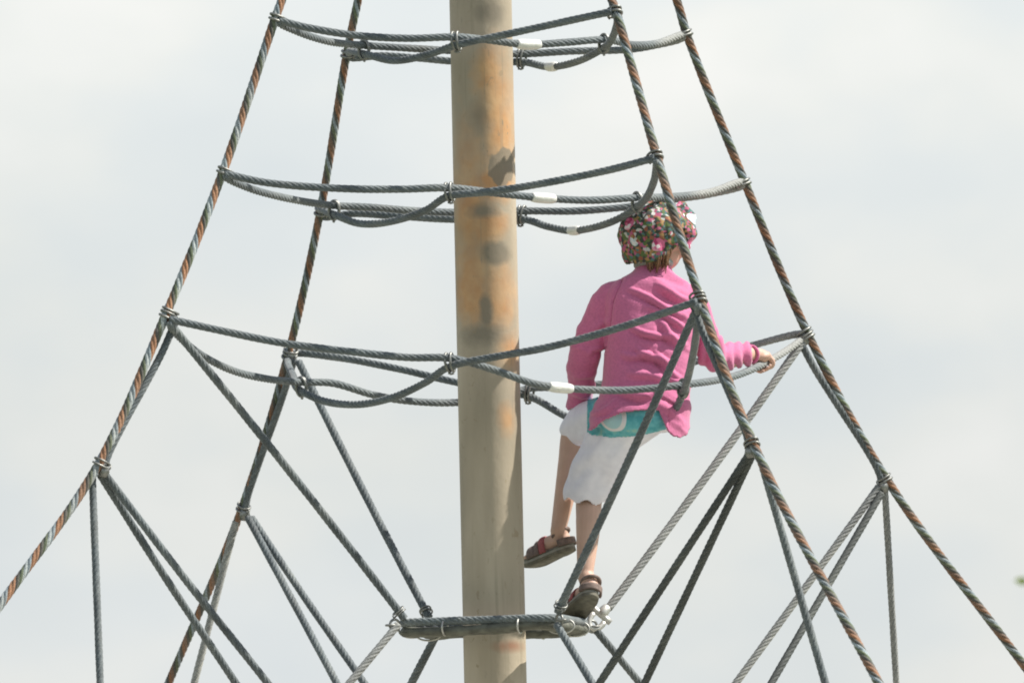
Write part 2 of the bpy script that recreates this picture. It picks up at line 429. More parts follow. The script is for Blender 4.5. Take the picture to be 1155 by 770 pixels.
for (lv, e), pts in EYES.items():
    q, keys = resolve(lv, pts)
    if e == 'A':
        lab = f'grey rope eye of the {RW[lv]}, tied to the leftmost and rightmost corner ropes'
    else:
        lab = f'grey rope eye of the {RW[lv]}, tied to the two inner corner ropes'
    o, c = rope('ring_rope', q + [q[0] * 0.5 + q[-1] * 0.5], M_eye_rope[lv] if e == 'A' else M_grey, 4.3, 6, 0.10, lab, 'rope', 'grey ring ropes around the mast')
    eye_obj[lv, e] = o; eye_c[lv, e] = c
    for i in keys:
        nm = pts[i][0]
        if len(nm) == 1:
            j = int(np.argmin(np.linalg.norm(c - q[i], axis=1))); j = min(max(j, 2), len(c) - 3)
            cross[lv, e, nm] = (c[j], unit(c[j + 2] - c[j - 2]))
for lv in (1, 2, 3):
    for nm in 'FRBL':
        a, ta = cross[lv, 'A', nm]; b, tb = cross[lv, 'B', nm]
        if ta @ tb < 0: tb = -tb
        wire_clamp(eye_obj[lv, 'A'], a, b, ta + tb, 4.3, 2, 1.5, 5.0)

def sleeve(parent, c, px, py, ln=17, r=6.2, M=M_alu):
    x, y = proj(c); j = int(np.argmin((x - px) ** 2 + (y - py) ** 2 + (1e5 * (c[:, 1] > 0) if parent is eye_obj[1, 'A'] or parent is eye_obj[2, 'A'] or parent is eye_obj[3, 'A'] else 1e5 * (c[:, 1] < 0))))
    seg = [i for i in range(len(c)) if abs(i - j) * 0.006 * K <= ln]
    q = c[seg]; u = np.linspace(-1, 1, len(q))
    rr = (r - 1.3 * np.abs(u) ** 4) / K
    v, f = sweep(q, rr, 20)
    return mk('sleeve', v, f, M, parent)
for (lv, e), xy in {(1, 'A'): (595, 50), (2, 'A'): (613, 224), (3, 'A'): (631, 437), (1, 'B'): (622, 75), (2, 'B'): (648, 260)}.items():
    sleeve(eye_obj[lv, e], eye_c[lv, e], *xy, ln=16 if e == 'A' else 11, r=6.0 if e == 'A' else 5.6)

# node clamps: turns of wire round the corner rope and the ropes that meet it
for (k, lv), p in node.items():
    if lv == 4: continue
    inn = np.array([*(-D(k)), 0.0])
    t = unit(node[k, lv] - node[k, lv + 1])
    a = p + t * 1 / K; b = p + inn * 7.5 / K + t * 1 / K
    wire_clamp(main_obj[k], a, b, t, 5.2, 3 if lv == 3 else 2, 1.45, 4.6)
    if lv == 3:   # pressed thimble holding the rope ends just inside
        c = np.array([p + inn * 9 / K + t * 2 / K, p + inn * 11 / K - t * 6 / K, p + inn * 10 / K - t * 12 / K])
        mk('thimble', *sweep(c, [4.5 / K, 5.8 / K, 4.5 / K], 12), M_alu if k == 'L2' else M_steel, main_obj[k])

# ------------------------------------------------------------------ step frame round the mast (square of bound rope and rubber)
CORN = {'L1': (457, 700), 'R1': (624, 702), 'R2': (672, 704), 'L2': (490, 708)}
step_c = {k: on_plane(x, y, *D(k)) for k, (x, y) in CORN.items()}
rs = np.mean([np.linalg.norm(c[:2]) for c in step_c.values()])
zstep = np.mean([c[2] for c in step_c.values()])
step_c = {k: np.array([*(D(k) * rs), zstep]) for k in CORN}
order = ['L1', 'R1', 'R2', 'L2']
def ring_pts(scale, dz, rnd=0.30):
    out = []
    for i, k in enumerate(order):
        a, b, n = step_c[order[i - 1]], step_c[k], step_c[order[(i + 1) % 4]]
        for u in np.linspace(0, 1, 9):
            p0 = b + (a - b) * rnd * .55; p2 = b + (n - b) * rnd * .55
            out.append((1 - u) ** 2 * p0 + 2 * u * (1 - u) * b + u * u * p2)
        for u in np.linspace(0.18, 0.82, 9): out.append(b + (n - b) * u)
    out = np.array(out); out[:, :2] *= scale; out[:, 2] += dz
    return out
def resample_closed(q, n):
    q2 = np.concatenate([q, q[:1]]); s = np.concatenate([[0], np.cumsum(np.linalg.norm(np.diff(q2, axis=0), axis=1))])
    u = np.linspace(0, s[-1], n, endpoint=False)
    return np.stack([np.interp(u, s, q2[:, k]) for k in range(3)], 1)
root = None
m = MB()
# rubber sleeve: a flat soft band wrapped round the ropes
q = resample_closed(ring_pts(0.93, -7 / K), 160)
cx = unit
prof = [(-17, 1), (-13, 4), (0, 5), (10, 4), (13, -1), (9, -5), (-4, -6.5), (-15, -4)]
vv = []
for i, c in enumerate(q):
    t = unit(q[(i + 1) % len(q)] - q[i - 1]); outw = unit(np.array([t[1], -t[0], 0]))
    if outw @ np.array([c[0], c[1], 0]) < 0: outw = -outw
    wob = 1 + 0.22 * noise.noise(Vector(c * 14)) + .1 * noise.noise(Vector(c * 50)); sag = 4.0 * noise.noise(Vector(c * 5 + 3)) / K
    for a, z in prof: vv.append(c + outw * a * wob / K + np.array([0, 0, z * wob / K + sag]))
step = tag(mk('rubber_step', vv, tube_faces(len(q), len(prof), False, True), M_rubber), 'dark square rubber step bound round the mast at the bottom of the picture', 'step')
for k, sc, dz, rr in ((0, 1.02, 1.0, 4.8),):
    q = resample_closed(ring_pts(sc, dz / K), 330)
    q = np.concatenate([q, q[:1]])
    o, _ = rope('edge_rope', list(q[::3]) , M_grey, rr, 6, 0.09, parent=step)
def band(u, i):
    a, b = step_c[order[i]], step_c[order[(i + 1) % 4]]
    c = (a + (b - a) * u) * np.array([.95, .95, 1]) + np.array([0, 0, -6 / K]); t = unit(b - a); w = np.array([t[1], -t[0], 0])
    mk('metal_band', *sweep(oval(c, w, np.array([0, 0, 1.]), 15.5 / K, 8.5 / K), 1.1 / K, 8, closed=True), M_shackle, step)
for i in range(4):
    band(0.27, i); band(0.78, i)
def eyelet(k):
    c = step_c[k] * np.array([1.06, 1.06, 1]) + np.array([0, 0, -2 / K]); d = np.array([*D(k), 0]); tn = np.array([-d[1], d[0], 0])
    mb = MB()
    mb.add(*sweep(oval(c, d, np.array([0, 0, 1.]), 6.5 / K, 6.5 / K), 1.5 / K, 8, closed=True))
    mb.add(*sweep(oval(c + d * 4 / K, d, tn, 7 / K, 4.5 / K), 1.3 / K, 8, closed=True))
    return mb.build('eyelet', M_steel, step)
for k in order: eyelet(k)
# bright shackle at the right back corner
c = step_c['R2'] + np.array([*(D('R2') * 12 / K), 3 / K])
dR = unit(node['R2', 3] - step_c['R2']); sd = unit(np.cross(dR, [0, 1, 0.2])); up = np.cross(dR, sd)
arc = [c + sd * 7 / K - dR * 4 / K + dR * 0, c + sd * 8 / K + dR * 4 / K]
a = np.linspace(-0.2, np.pi + 0.2, 16)
bow = np.array([c - dR * (np.sin(t) * 13 - 4) / K + sd * np.cos(t) * 8.0 / K for t in a])
sh = MB(); sh.add(*sweep(bow, 3.4 / K, 12))
pin = np.array([bow[0] + sd * 6 / K + dR * 5 / K, bow[-1] - sd * 6 / K + dR * 5 / K]); sh.add(*sweep(np.linspace(pin[0], pin[1], 6), 3.8 / K, 12))
sh.add(*sweep(np.linspace(pin[0] - sd * 1 / K, pin[0] + sd * 5 / K, 4), 6 / K, 6))
sh.add(*sweep(np.linspace(c + dR * 10 / K, c + dR * 24 / K, 5), [5, 6.3, 6.3, 6.0, 5.0] * np.array(1 / K), 14))
sh.build('shackle', M_shackle, step)

# ------------------------------------------------------------------ grey ropes between the nodes
def off(k, lv, inn, al=0.0, tan=0.0):
    d = D(k); p = node[k, lv]
    return p + np.array([-d[0] * inn - d[1] * tan, -d[1] * inn + d[0] * tan, -al]) / K
def line(a, b, sag=4.0, n=5):
    q = [a + (b - a) * u for u in np.linspace(0, 1, n)]
    for i, u in enumerate(np.linspace(0, 1, n)): q[i] = q[i] + np.array([0, 0, -sag / K * 4 * u * (1 - u)])
    return q
GR1, GR2, GR3 = 'grey ropes doubling the corner ropes', 'grey ropes running down to the rubber step', 'grey net ropes below the lowest corner clamps'
for k in order:
    # parallel rope from the lowest ring to the next clamp below
    q = [off(k, 3, 13, 6), off(k, 3, 11, 30) , node[k, 4] + np.array([*(-D(k) * 17), 18]) / K, node[k, 4] + np.array([*(-D(k) * 9), 0]) / K]
    q[1] = q[0] * .75 + q[2] * .25 + np.array([*(-D(k) * 3), 0]) / K
    o, _ = rope('doubling_rope', q, M_grey, 4.3, 6, 0.10, f'short grey rope lying along the {WHERE[k]} corner rope between its lowest clamps', 'rope', GR1)
    # clamp of the lowest node
    t = unit(node[k, 3] - node[k, 4])
    wire_clamp(main_obj[k], node[k, 4] + t * 3 / K, node[k, 4] + np.array([*(-D(k) * 9), 3]) / K, t, 5.2, 2, 1.2, 5)
    c4 = [node[k, 4] + np.array([*(-D(k) * 9), 2]) / K, node[k, 4] + np.array([*(-D(k) * 8), -6]) / K, node[k, 4] + np.array([*(-D(k) * 6), -12]) / K]
    mk('thimble', *sweep(np.array(c4), [4.5 / K, 6.5 / K, 5 / K], 12), M_steel, main_obj[k])
A0 = {'L1': (196, 370), 'R1': (785, 350), 'R2': (905, 386), 'L2': (337, 408)}
A1 = {'L1': (456, 697), 'R1': (629, 690), 'R2': (686, 686), 'L2': (484, 696)}
SL = {'L1': 'grey rope slanting from the leftmost corner rope down to the rubber step',
      'R1': 'dark grey rope crossing the child from her right shoulder to the rubber step',
      'R2': 'pale grey rope from the clamp beside her hand down to the bright shackle',
      'L2': 'grey rope slanting from the inner left corner clamp to the rubber step beside the mast'}
for k in order:
    a = on_plane(*A0[k], *D(k)); b = on_plane(*A1[k], *D(k))
    rope('step_rope', line(a, b, -3 if k in ('L1',) else 3), M_grey if k != 'R2' else M_pale, 4.6 if k != 'R2' else 4.8, 6, 0.10, SL[k], 'rope', GR2)
    p = b + unit(a - b) * 10 / K
    wire_clamp(step, p - np.array([*(D(k) * 2), 0]) / K, p + np.array([*(D(k) * 2), 0]) / K, unit(a - b), 4.8, 2, 1.0, 3.6) if k != 'R2' else None

def run(k, x0, y0, x1, y1, dy_, label, M=M_grey, sag=0.0, group=GR3, start=None, rp=4.4):
    """rope from a clamp through pixel (x1,y1) on towards its lower end outside the picture"""
    a = P(x0, y0, start * 1.0)
    b = P(x1, y1, start + dy_)
    d = b - a
    tmax = a[2] / -d[2]
    r2 = np.linalg.norm(a[:2]); ts = np.linspace(0, tmax, 400)
    rr = np.linalg.norm((a[None, :] + ts[:, None] * d)[:, :2], axis=1)
    hit = np.where(rr < 0.085)[0]
    t1 = ts[hit[0]] if len(hit) else tmax
    jm = int(np.argmin(rr))
    if not len(hit) and 0 < jm < 399 and rr[jm] < 0.3: t1 = ts[jm]
    e = a + d * t1
    return rope('net_rope', [a, a + (b - a) * .5 + np.array([0, 0, -sag / K]), b, (b + e) / 2, e], M, rp, 6, 0.10, label, 'rope', group)
n4 = {k: node[k, 4][1] * K for k in order}
run('L1', 104, 534, 113, 770, -75, 'grey rope hanging almost straight down at the far left of the net', start=n4['L1'] + 6, rp=4.2)
run('L1', 117, 533, 302, 770, 83, 'upper of the two grey ropes fanning right from the far left clamp', start=n4['L1'] + 8, sag=2)
run('L1', 113, 535, 266, 770, 137, 'lower of the two grey ropes fanning right from the far left clamp', start=n4['L1'] + 10, sag=3)
run('L2', 266, 588, 219, 770, 5, 'pale rope dropping beside the dark inner left corner rope', M_pale, start=n4['L2'] - 6)
run('L2', 280, 584, 380, 770, -188, 'left one of the pair of grey ropes slanting from the inner left clamp', start=n4['L2'] - 12)
run('L2', 284, 584, 411, 770, -152, 'right one of the pair of grey ropes slanting from the inner left clamp', start=n4['L2'] - 8, sag=2)
run('R1', 845, 512, 676, 770, 152, 'left one of the two dark ropes slanting left from the clamp below the child', M_shaded, start=n4['R1'] + 8)
run('R1', 848, 514, 727, 770, 188, 'steeper one of the two dark ropes slanting left from the clamp below the child', M_shaded, start=n4['R1'] + 10)
run('R1', 858, 518, 931, 770, -5, 'grey rope dropping steeply inside the striped corner rope below the child', start=n4['R1'] + 6)
run('R2', 991, 549, 830, 770, -83, 'pale rope slanting left from the far right clamp', M_pale, start=n4['R2'] - 6)
run('R2', 994, 556, 870, 770, -137, 'dark rope slanting left just under the pale one at the far right clamp', M_shaded, start=n4['R2'] - 8)
run('R2', 998, 551, 1011, 770, 79, 'pale grey rope hanging straight down from the far right clamp', M_pale, start=n4['R2'] - 2, rp=4.0)
sd_ = {k: step_c[k][1] * K for k in order}
GR4 = 'grey ropes leaving the underside of the rubber step'
run('L1', 449, 704, 394, 770, -38, 'pale grey rope leaving the left end of the rubber step', M_pale, start=sd_['L1'] - 6, group=GR4)
run('L2', 492, 716, 464, 770, 42, 'short dark rope under the rubber step just left of the mast', start=sd_['L2'] + 4, group=GR4, rp=4.8)
run('R1', 628, 704, 668, 770, -56, 'lit grey rope dropping from the right front corner of the rubber step', M_grey, start=sd_['R1'] - 8, group=GR4)
run('R2', 672, 710, 722, 770, 33, 'dark rope dropping from under the bright shackle', start=sd_['R2'] + 6, group=GR4)

# ------------------------------------------------------------------ the child
def PC(px, py, d): return P(px, py, d - 65)

def limb(pts, rad, step=0.006, nv=16, flat=None):
    """tapered round-ended limb; pts world, rad in px"""
    c, s = catmull(pts, step)
    pl = [0.0]
    pp = [np.asarray(p) for p in pts]
    idx = [int(np.argmin(np.linalg.norm(c - p, axis=1))) for p in pp]
    r = np.interp(np.arange(len(c)), idx, np.array(rad) / K)
    t, n, b = frames(c)
    cs, rr = [], []
    for a in np.linspace(0.08, 1, 5)[:-1]:
        cs.append(c[0] - t[0] * r[0] * math.sqrt(1 - a * a)); rr.append(r[0] * a)
    cs += list(c); rr += list(r)
    for a in np.linspace(1, 0.08, 5)[1:]:
        cs.append(c[-1] + t[-1] * r[-1] * math.sqrt(1 - a * a)); rr.append(r[-1] * a)
    return sweep(np.array(cs), np.array(rr), nv)

def ellip(c, ax, ra, n=20):
    """ellipsoid: ax 3 unit axes, ra radii px"""
    v, f = [], []
    for i in range(n + 1):
        th = math.pi * min(max(i / n, 0.004), 0.996)
        for j in range(2 * n):
            ph = math.pi * j / n
            v.append(c + (ax[0] * math.sin(th) * math.cos(ph) * ra[0] + ax[1] * math.sin(th) * math.sin(ph) * ra[1] + ax[2] * math.cos(th) * ra[2]) / K)
    nv = 2 * n
    f = tube_faces(n + 1, nv, True)
    return np.array(v), [tuple(reversed(q)) for q in f]

def loft(secs, n=32, sub=6):
    """secs: (px,py,d, halfwidth, halfdepth, yaw, superellipse)"""
    A = np.array(secs, float); u = np.arange(len(A)); q = np.linspace(0, len(A) - 1, (len(A) - 1) * sub + 1)
    # smooth interpolation
    def cr(col):
        x = A[:, col]; t = np.gradient(x); out = []
        for z in q:
            i = min(int(z), len(A) - 2); w = z - i
            out.append((2*w**3-3*w*w+1)*x[i] + (w**3-2*w*w+w)*t[i] + (-2*w**3+3*w*w)*x[i+1] + (w**3-w*w)*t[i+1])
        return np.array(out)
    B = np.stack([cr(c) for c in range(6)], 1)
    v = []
    for px, py, d, a, b, yaw in B:
        c = PC(px, py, d); ex = np.array([math.cos(yaw), math.sin(yaw), 0]); ey = np.array([-math.sin(yaw), math.cos(yaw), 0])
        for j in range(n):
            t = 2 * math.pi * j / n; C, Sn = math.cos(t), math.sin(t)
            e = 0.8
            v.append(c + (ex * a * math.copysign(abs(C) ** e, C) + ey * b * math.copysign(abs(Sn) ** e, Sn)) / K)
    return np.array(v), tube_faces(len(B), n)

def fuse(mb, voxel, smooth=6, fac=0.5):
    me = bpy.data.meshes.new('tmp'); me.from_pydata(np.concatenate(mb.v).tolist(), [], mb.f); me.update()
    import bmesh
    bm = bmesh.new(); bm.from_mesh(me); bmesh.ops.recalc_face_normals(bm, faces=bm.faces); bm.to_mesh(me); bm.free()
    o = bpy.data.objects.new('tmp', me); COL.objects.link(o)
    r = o.modifiers.new('r', 'REMESH'); r.mode = 'VOXEL'; r.voxel_size = voxel
    if smooth:
        s = o.modifiers.new('s', 'SMOOTH'); s.factor = fac; s.iterations = smooth
    dg = bpy.context.evaluated_depsgraph_get(); ev = o.evaluated_get(dg); m2 = ev.to_mesh()
    v = np.zeros(len(m2.vertices) * 3, np.float32); m2.vertices.foreach_get('co', v)
    nn = np.zeros(len(m2.vertices) * 3, np.float32); m2.vertices.foreach_get('normal', nn)
    f = [tuple(p.vertices) for p in m2.polygons]
    ev.to_mesh_clear(); bpy.data.objects.remove(o); bpy.data.meshes.remove(me)
    return v.reshape(-1, 3).astype(float), f, nn.reshape(-1, 3).astype(float)

def keep_faces(v, f, mask):
    f2 = [q for q in f if all(mask[i] for i in q)]
    used = sorted({i for q in f2 for i in q}); mp = {a: b for b, a in enumerate(used)}
    return v[used], [tuple(mp[i] for i in q) for q in f2]

YAW = 0.20
# joint positions: pixel x, y, depth
HEAD = PC(739, 268, 92)
fdir = unit([0.70, 0.71, -0.05]); rgt = unit(np.cross(fdir, [0, 0, 1])); upv = np.cross(rgt, fdir)
shL, shR = PC(689, 341, 84), PC(781, 340, 92)
elL, wrL = PC(660, 398, 98), PC(655, 452, 150)
elR, wrR = PC(806, 402, 120), PC(846, 399, 186)
hipL, hipR = PC(703, 466, 84), PC(734, 470, 80)
knL, anL = PC(651, 484, 168), PC(630, 596, 158)
knR, anR = PC(666, 556, 130), PC(660, 648, 100)

body = MB()
# torso core, neck
body.add(*loft([(737, 300, 88, 15, 15, YAW), (735, 312, 86, 20, 18, YAW), (732, 330, 86, 44, 26, YAW), (733, 360, 86, 46, 31, YAW), (733, 400, 84, 43, 31, YAW), (727, 440, 82, 42, 33, YAW), (720, 466, 80, 39, 33, YAW), (718, 476, 80, 30, 26, YAW)], 28, 5))
body.add(*limb([PC(738, 312, 86), PC(739, 292, 90), HEAD - upv * 14 / K], [17, 15, 15]))
# head: skull, jaw, nose, ears, lips
body.add(*ellip(HEAD + upv * 4 / K, (rgt, fdir, upv), (30, 35, 33)))
body.add(*ellip(HEAD - upv * 18 / K + fdir * 9 / K, (rgt, fdir, upv), (22, 24, 20)))
nb = HEAD - upv * 8 / K + fdir * 33 / K
body.add(*limb([HEAD + upv * 2 / K + fdir * 32 / K, nb + fdir * 3 / K], [3, 5], nv=10))
for s_ in (-1, 1):
    body.add(*ellip(HEAD - upv * 5 / K + rgt * s_ * 30 / K - fdir * 2 / K, (rgt, fdir, upv), (4, 7, 10), 10))
    body.add(*ellip(HEAD - upv * 14 / K + rgt * s_ * 13 / K + fdir * 22 / K, (rgt, fdir, upv), (10, 9, 10), 10))
body.add(*limb([HEAD - upv * 21 / K + fdir * 31.5 / K - rgt * 7 / K, HEAD - upv * 21 / K + fdir * 34 / K, HEAD - upv * 21 / K + fdir * 31.5 / K + rgt * 7 / K], [1.8, 3.0, 1.8], nv=8))
# arms
body.add(*limb([PC(704, 336, 84), shL, PC(674, 369, 91), elL, wrL], [12, 12.5, 12.5, 12, 8.5]))
body.add(*limb([PC(762, 336, 90), shR, elR, wrR], [15, 15, 12, 8.5]))
# legs
body.add(*limb([hipL, (hipL + knL) / 2, knL, (knL * .62 + anL * .38), anL], [30, 25, 16, 14.5, 9]))
body.add(*limb([PC(724, 466, 80), PC(694, 502, 104), knR, (knR * .64 + anR * .36) + np.array([0, -3, 0]) / K, anR], [25, 19, 15, 14.5, 9]))

def hand(wr, T, C, Nn, rr, side=1):
    """hand closed on a rod: T rod direction, C point on rod, Nn from rod to palm, rr rod radius px"""
    T = unit(T); Nn = unit(Nn - T * (Nn @ T)); B = np.cross(T, Nn) * side
    palm = C + Nn * (rr + 4.2) / K - B * 1.5 / K
    body.add(*limb([wr, wr * .45 + palm * .55 + Nn * 1.0 / K, palm], [8, 7.5, 8.0]))
    body.add(*ellip(palm, (T, B, Nn), (11.5, 9.5, 5.0), 12))
    lens_ = [0.88, 1.0, 0.95, 0.78]
    for i in range(4):
        base = (i - 1.5) * 5.6 / K
        pts = []
        for u in np.linspace(0, 1, 6):
            a = math.radians(35 + u * 205 * lens_[i])
            rad_ = (rr + 2.9 + (1.6 if u in (0.4,) else 0)) / K
            pts.append(C + T * (base + (0.4 * (i - 1.5) * u) / K) + (Nn * math.cos(a) + B * math.sin(a)) * rad_)
        pts.insert(0, palm + T * base + B * 6 / K)
        body.add(*limb(pts, [2.9] + list(np.linspace(2.8, 2.0, 6)), 0.002, 10))
    tp = []
    for u in np.linspace(0, 1, 4):
        a = math.radians(-50 - u * 105); tp.append(C + T * (-7 - 4 * u) / K + (Nn * math.cos(a) + B * math.sin(a)) * (rr + 3.4) / K)
    body.add(*limb([palm - T * 6 / K - B * 4 / K] + tp, [3.8, 3.6, 3.4, 3.0, 2.4], 0.002, 10))
cA = eye_c[3, 'A']; x, y = proj(cA)
cand = [i for i in range(len(cA)) if 845 < x[i] < 880 and y[i] > 396]
j = min(cand, key=lambda i: abs(x[i] - 861)); TR = cA[j + 2] - cA[j - 2]
if TR[0] < 0: TR = -TR
CRh = cA[j]
hand(wrR, -TR, CRh, np.array([-0.35, -0.35, 0.9]), 4.5, 1)
# left hand rests curled over the knee, behind the gathered shorts
hand(wrL, knL - hipL, PC(654, 470, 182), np.array([0.1, -.1, 1.]), 6.0, -1)

def foot(an, heel, toe, upn):
    f = unit(toe - heel); upn = unit(upn - f * (upn @ f)); w = np.cross(f, upn)
    L = np.linalg.norm(toe - heel) * K
    mid = heel + f * L * .55 / K
    body.add(*limb([an, heel + f * 10 / K + upn * 11 / K, heel + f * 9 / K + upn * 8 / K], [9.5, 10.5, 9.5]))
    v, ff = limb([heel + f * 8 / K + upn * 8 / K, mid + upn * 7 / K, heel + f * (L - 14) / K + upn * 5 / K], [9.5, 11, 9])
    body.add(v, ff)
    for i in range(5):
        o = (i - 2) * 4.6
        b = heel + f * (L - 16 - abs(i - 1) * 1.4) / K + w * o / K + upn * 4 / K
        body.add(*limb([b, b + f * (11 - i * 1.0) / K - upn * 1 / K], [3.4, 2.8 if i else 3.4], 0.003, 8))
    return f, upn, w, L
heL, toL = PC(643, 612, 156), PC(594, 634, 186)
heR, toR = PC(669, 665, 80), PC(642, 694, 132)
fL = foot(anL, heL, toL, np.array([-0.15, 0.1, 1.0])); fR = foot(anR, heR, toR, np.array([-.25, 1.2, .6]))
v, f, nn = fuse(body, 0.0026, 5)
fy = v[:, 1].min()
person = mk('person', v, f, M_skin, origin=toR)
tag(person, 'child in pink shirt, white shorts and flowered hat perched on the lowest ring ropes', 'child')
for s_ in (-1, 1):
    v, f = ellip(HEAD + upv * 1 / K + rgt * s_ * 12 / K + fdir * 31 / K, (rgt, fdir, upv), (4.2, 3.2, 3.0), 10); mk('eye', v, f, M_eye, person)

# --- shirt
sm = MB()
sm.add(*loft([(737, 300, 88, 17, 17, YAW), (736, 309, 87, 24, 21, YAW), (733, 319, 86, 40, 27, YAW), (732, 334, 86, 51, 31, YAW), (733, 360, 86, 52, 37, YAW), (733, 400, 84, 50, 38, YAW), (728, 440, 82, 49, 41, YAW), (723, 468, 80, 54, 46, YAW), (722, 492, 80, 55, 46, YAW), (722, 510, 80, 50, 42, YAW)], 40, 5))
sm.add(*limb([PC(706, 334, 85), PC(690, 338, 85), PC(673, 368, 90), elL, PC(655, 438, 136), PC(652, 462, 160)], [17, 18.5, 18, 17, 14, 13]))
sm.add(*limb([PC(758, 338, 90), PC(776, 343, 92), PC(790, 372, 102), elR, PC(826, 400, 152), PC(849, 399, 188)], [19, 20, 17, 15.5, 13, 10.5]))
v, f, nn = fuse(sm, 0.0032, 14)
x, y = proj(v)
# tension folds: sweep down to the right across the back, bunch at elbows and waist
def folds(x, y):
    a = R(26); s_ = -x * math.sin(a) + y * math.cos(a); t_ = x * math.cos(a) + y * math.sin(a)
    out = np.zeros(len(x))
    for i in range(len(x)):
        n1 = noise.noise(Vector((t_[i] * .012, s_[i] * .012, 1.3))) ; n2 = noise.noise(Vector((t_[i] * .02, s_[i] * .05, 5.1)))
        n3 = noise.noise(Vector((t_[i] * .016, s_[i] * .085, 9.4)))
        ph = s_[i] * 0.30 + n1 * 5.0
        rd = 1 - abs(2.2 * n3) ** 0.7
        out[i] = 1.2 * math.sin(ph) * (0.4 + 0.8 * n2) + 3.4 * (rd - .45) * max(0.15, .55 + 1.4 * n1) + 2.0 * n2
    return out
fo = folds(x, y)
right = np.clip((x - 690) / 60, 0.25, 1.0)
torso = (x > 680) & (x < 790)
slv = (x > 790)
amp = np.where(torso, right * .7, 0.4)
ring = np.array([math.sin(a * .62 + 2 * noise.noise(Vector((a * .05, b * .05, 2)))) for a, b in zip(x, y)])
disp = fo * amp
creases = [(706, 326, 772, 357), (736, 323, 781, 340), (742, 361, 774, 393), (708, 368, 762, 384), (716, 391, 760, 416), (706, 419, 754, 430),
           (728, 345, 777, 372), (735, 398, 768, 428), (690, 440, 742, 446), (748, 420, 772, 436), (700, 398, 735, 404), (665, 372, 690, 362), (662, 400, 684, 388), (648, 428, 672, 418), (646, 446, 668, 440), (667, 470, 700, 452)]
for i, (x0, y0, x1, y1) in enumerate(creases):
    L_ = math.hypot(x1 - x0, y1 - y0); ux, uy = (x1 - x0) / L_, (y1 - y0) / L_
    a_ = ((x - x0) * ux + (y - y0) * uy) / L_; b_ = -(x - x0) * uy + (y - y0) * ux
    b_ = b_ + 2.2 * np.sin(a_ * 5 + i) + (a_ - .5) ** 2 * 7
    env = np.clip(np.sin(np.clip(a_, 0, 1) * math.pi), 0, 1) ** 0.7 * ((a_ > 0) & (a_ < 1))
    sg = 2.1 + .5 * (i % 3)
    disp = disp + (1.0 if i < 11 else .6) * env * (2.5 * np.exp(-(b_ / sg) ** 2) - 1.8 * np.exp(-((b_ - 2.6 * sg) / (1.3 * sg)) ** 2))
disp = np.where(slv & (y > 380), ring * (1.0 + .5 * np.sin(x * .11 + y * .07)), disp)
for pts_ in ([(702, 316), (692, 340), (688, 368), (684, 392)],):
    for (x0, y0), (x1, y1) in zip(pts_, pts_[1:]):
        L_ = math.hypot(x1 - x0, y1 - y0); ux, uy = (x1 - x0) / L_, (y1 - y0) / L_
        a_ = (x - x0) * ux + (y - y0) * uy; b_ = -(x - x0) * uy + (y - y0) * ux
        disp = disp - 1.6 * np.exp(-(b_ / 1.3) ** 2) * ((a_ > -1) & (a_ < L_ + 1))
v = v + nn * np.clip(disp * 1.8, -6, 9)[:, None] / K
disp_extra = 2.6 * np.clip((y - 450) / 22, 0, 1) * ((x > 655) & (x < 752))
v = v + nn * disp_extra[:, None] / K
hemx = [600, 664, 672, 684, 703, 727, 742, 746, 751, 758, 766, 773, 779, 900]
hemy = [490, 490, 484, 474, 466, 463, 463, 474, 486, 492, 494, 491, 481, 473]
mask = ((y < np.interp(x, hemx, hemy)) | (x < 662) | (x > 785))
cuffL = PC(652, 462, 160)
mask &= ~((x < 668) & (y > 461 + 1.5 * np.sin(x)))
mask &= ~(x > 849)
ctr = PC(738, 298, 88)
v2, f2 = keep_faces(v, f, mask)
shirt = mk('shirt', v2, f2, M_shirt, person)
so = shirt.modifiers.new('thickness', 'SOLIDIFY'); so.thickness = 0.004; so.offset = 1
cw = unit(wrR - elR); c1 = unit(np.cross(cw, [0, 0, 1.])); c2 = np.cross(c1, cw); pc_ = PC(847, 399.5, 186)
mk('cuff', *sweep(oval(pc_, c1, c2, 9.6 / K, 9.6 / K, n=30), 1.9 / K, 8, closed=True), M_shirt, shirt)
mk('collar', *sweep(oval(PC(737, 298, 88), np.array([math.cos(YAW), math.sin(YAW), 0]), np.array([-math.sin(YAW), math.cos(YAW), -0.15]), 18.5 / K, 18.5 / K, n=36), 4.2 / K, 10, closed=True), M_collar, person)

# --- shorts and waistband
sh = MB()
sh.add(*loft([(728, 446, 81, 40, 32, YAW), (722, 462, 80, 48, 41, YAW), (718, 476, 80, 48, 42, YAW), (714, 487, 80, 34, 36, YAW)], 40, 5))
sh.add(*limb([PC(719, 467, 78), PC(697, 487, 90), PC(677, 521, 112), PC(662, 556, 128), PC(659, 567, 131)], [33, 30, 26, 23.5, 22.5]))
sh.add(*limb([PC(706, 470, 84), PC(684, 474, 115), PC(656, 479, 156), PC(651, 488, 168), PC(651, 492, 168)], [34, 29, 21, 19, 15]))
v, f, nn = fuse(sh, 0.0036, 6)
x, y = proj(v)
wr = np.array([2.0 * noise.noise(Vector((a * .07 + b * .05, b * .03 - a * .02, 3.1))) + 2.6 * noise.noise(Vector((a * .03, b * .035, 7.7))) for a, b in zip(x, y)])
wr = wr * 1.35 + 1.1 * np.sin(.30 * (x * .9 + y * .45) + 3 * np.array([noise.noise(Vector((a * .02, b * .02, 4.4))) for a, b in zip(x, y)])) * np.clip((y - 495) / 40, 0, 1)
v = v + nn * wr[:, None] / K
x, y = proj(v)
hem = (y < 566 + 2.4 * np.sin(x * .33) + 0.1 * (x - 660))
band_low = np.interp(x, [640, 668, 690, 720, 745, 790], [470, 489, 492, 490, 484, 470])
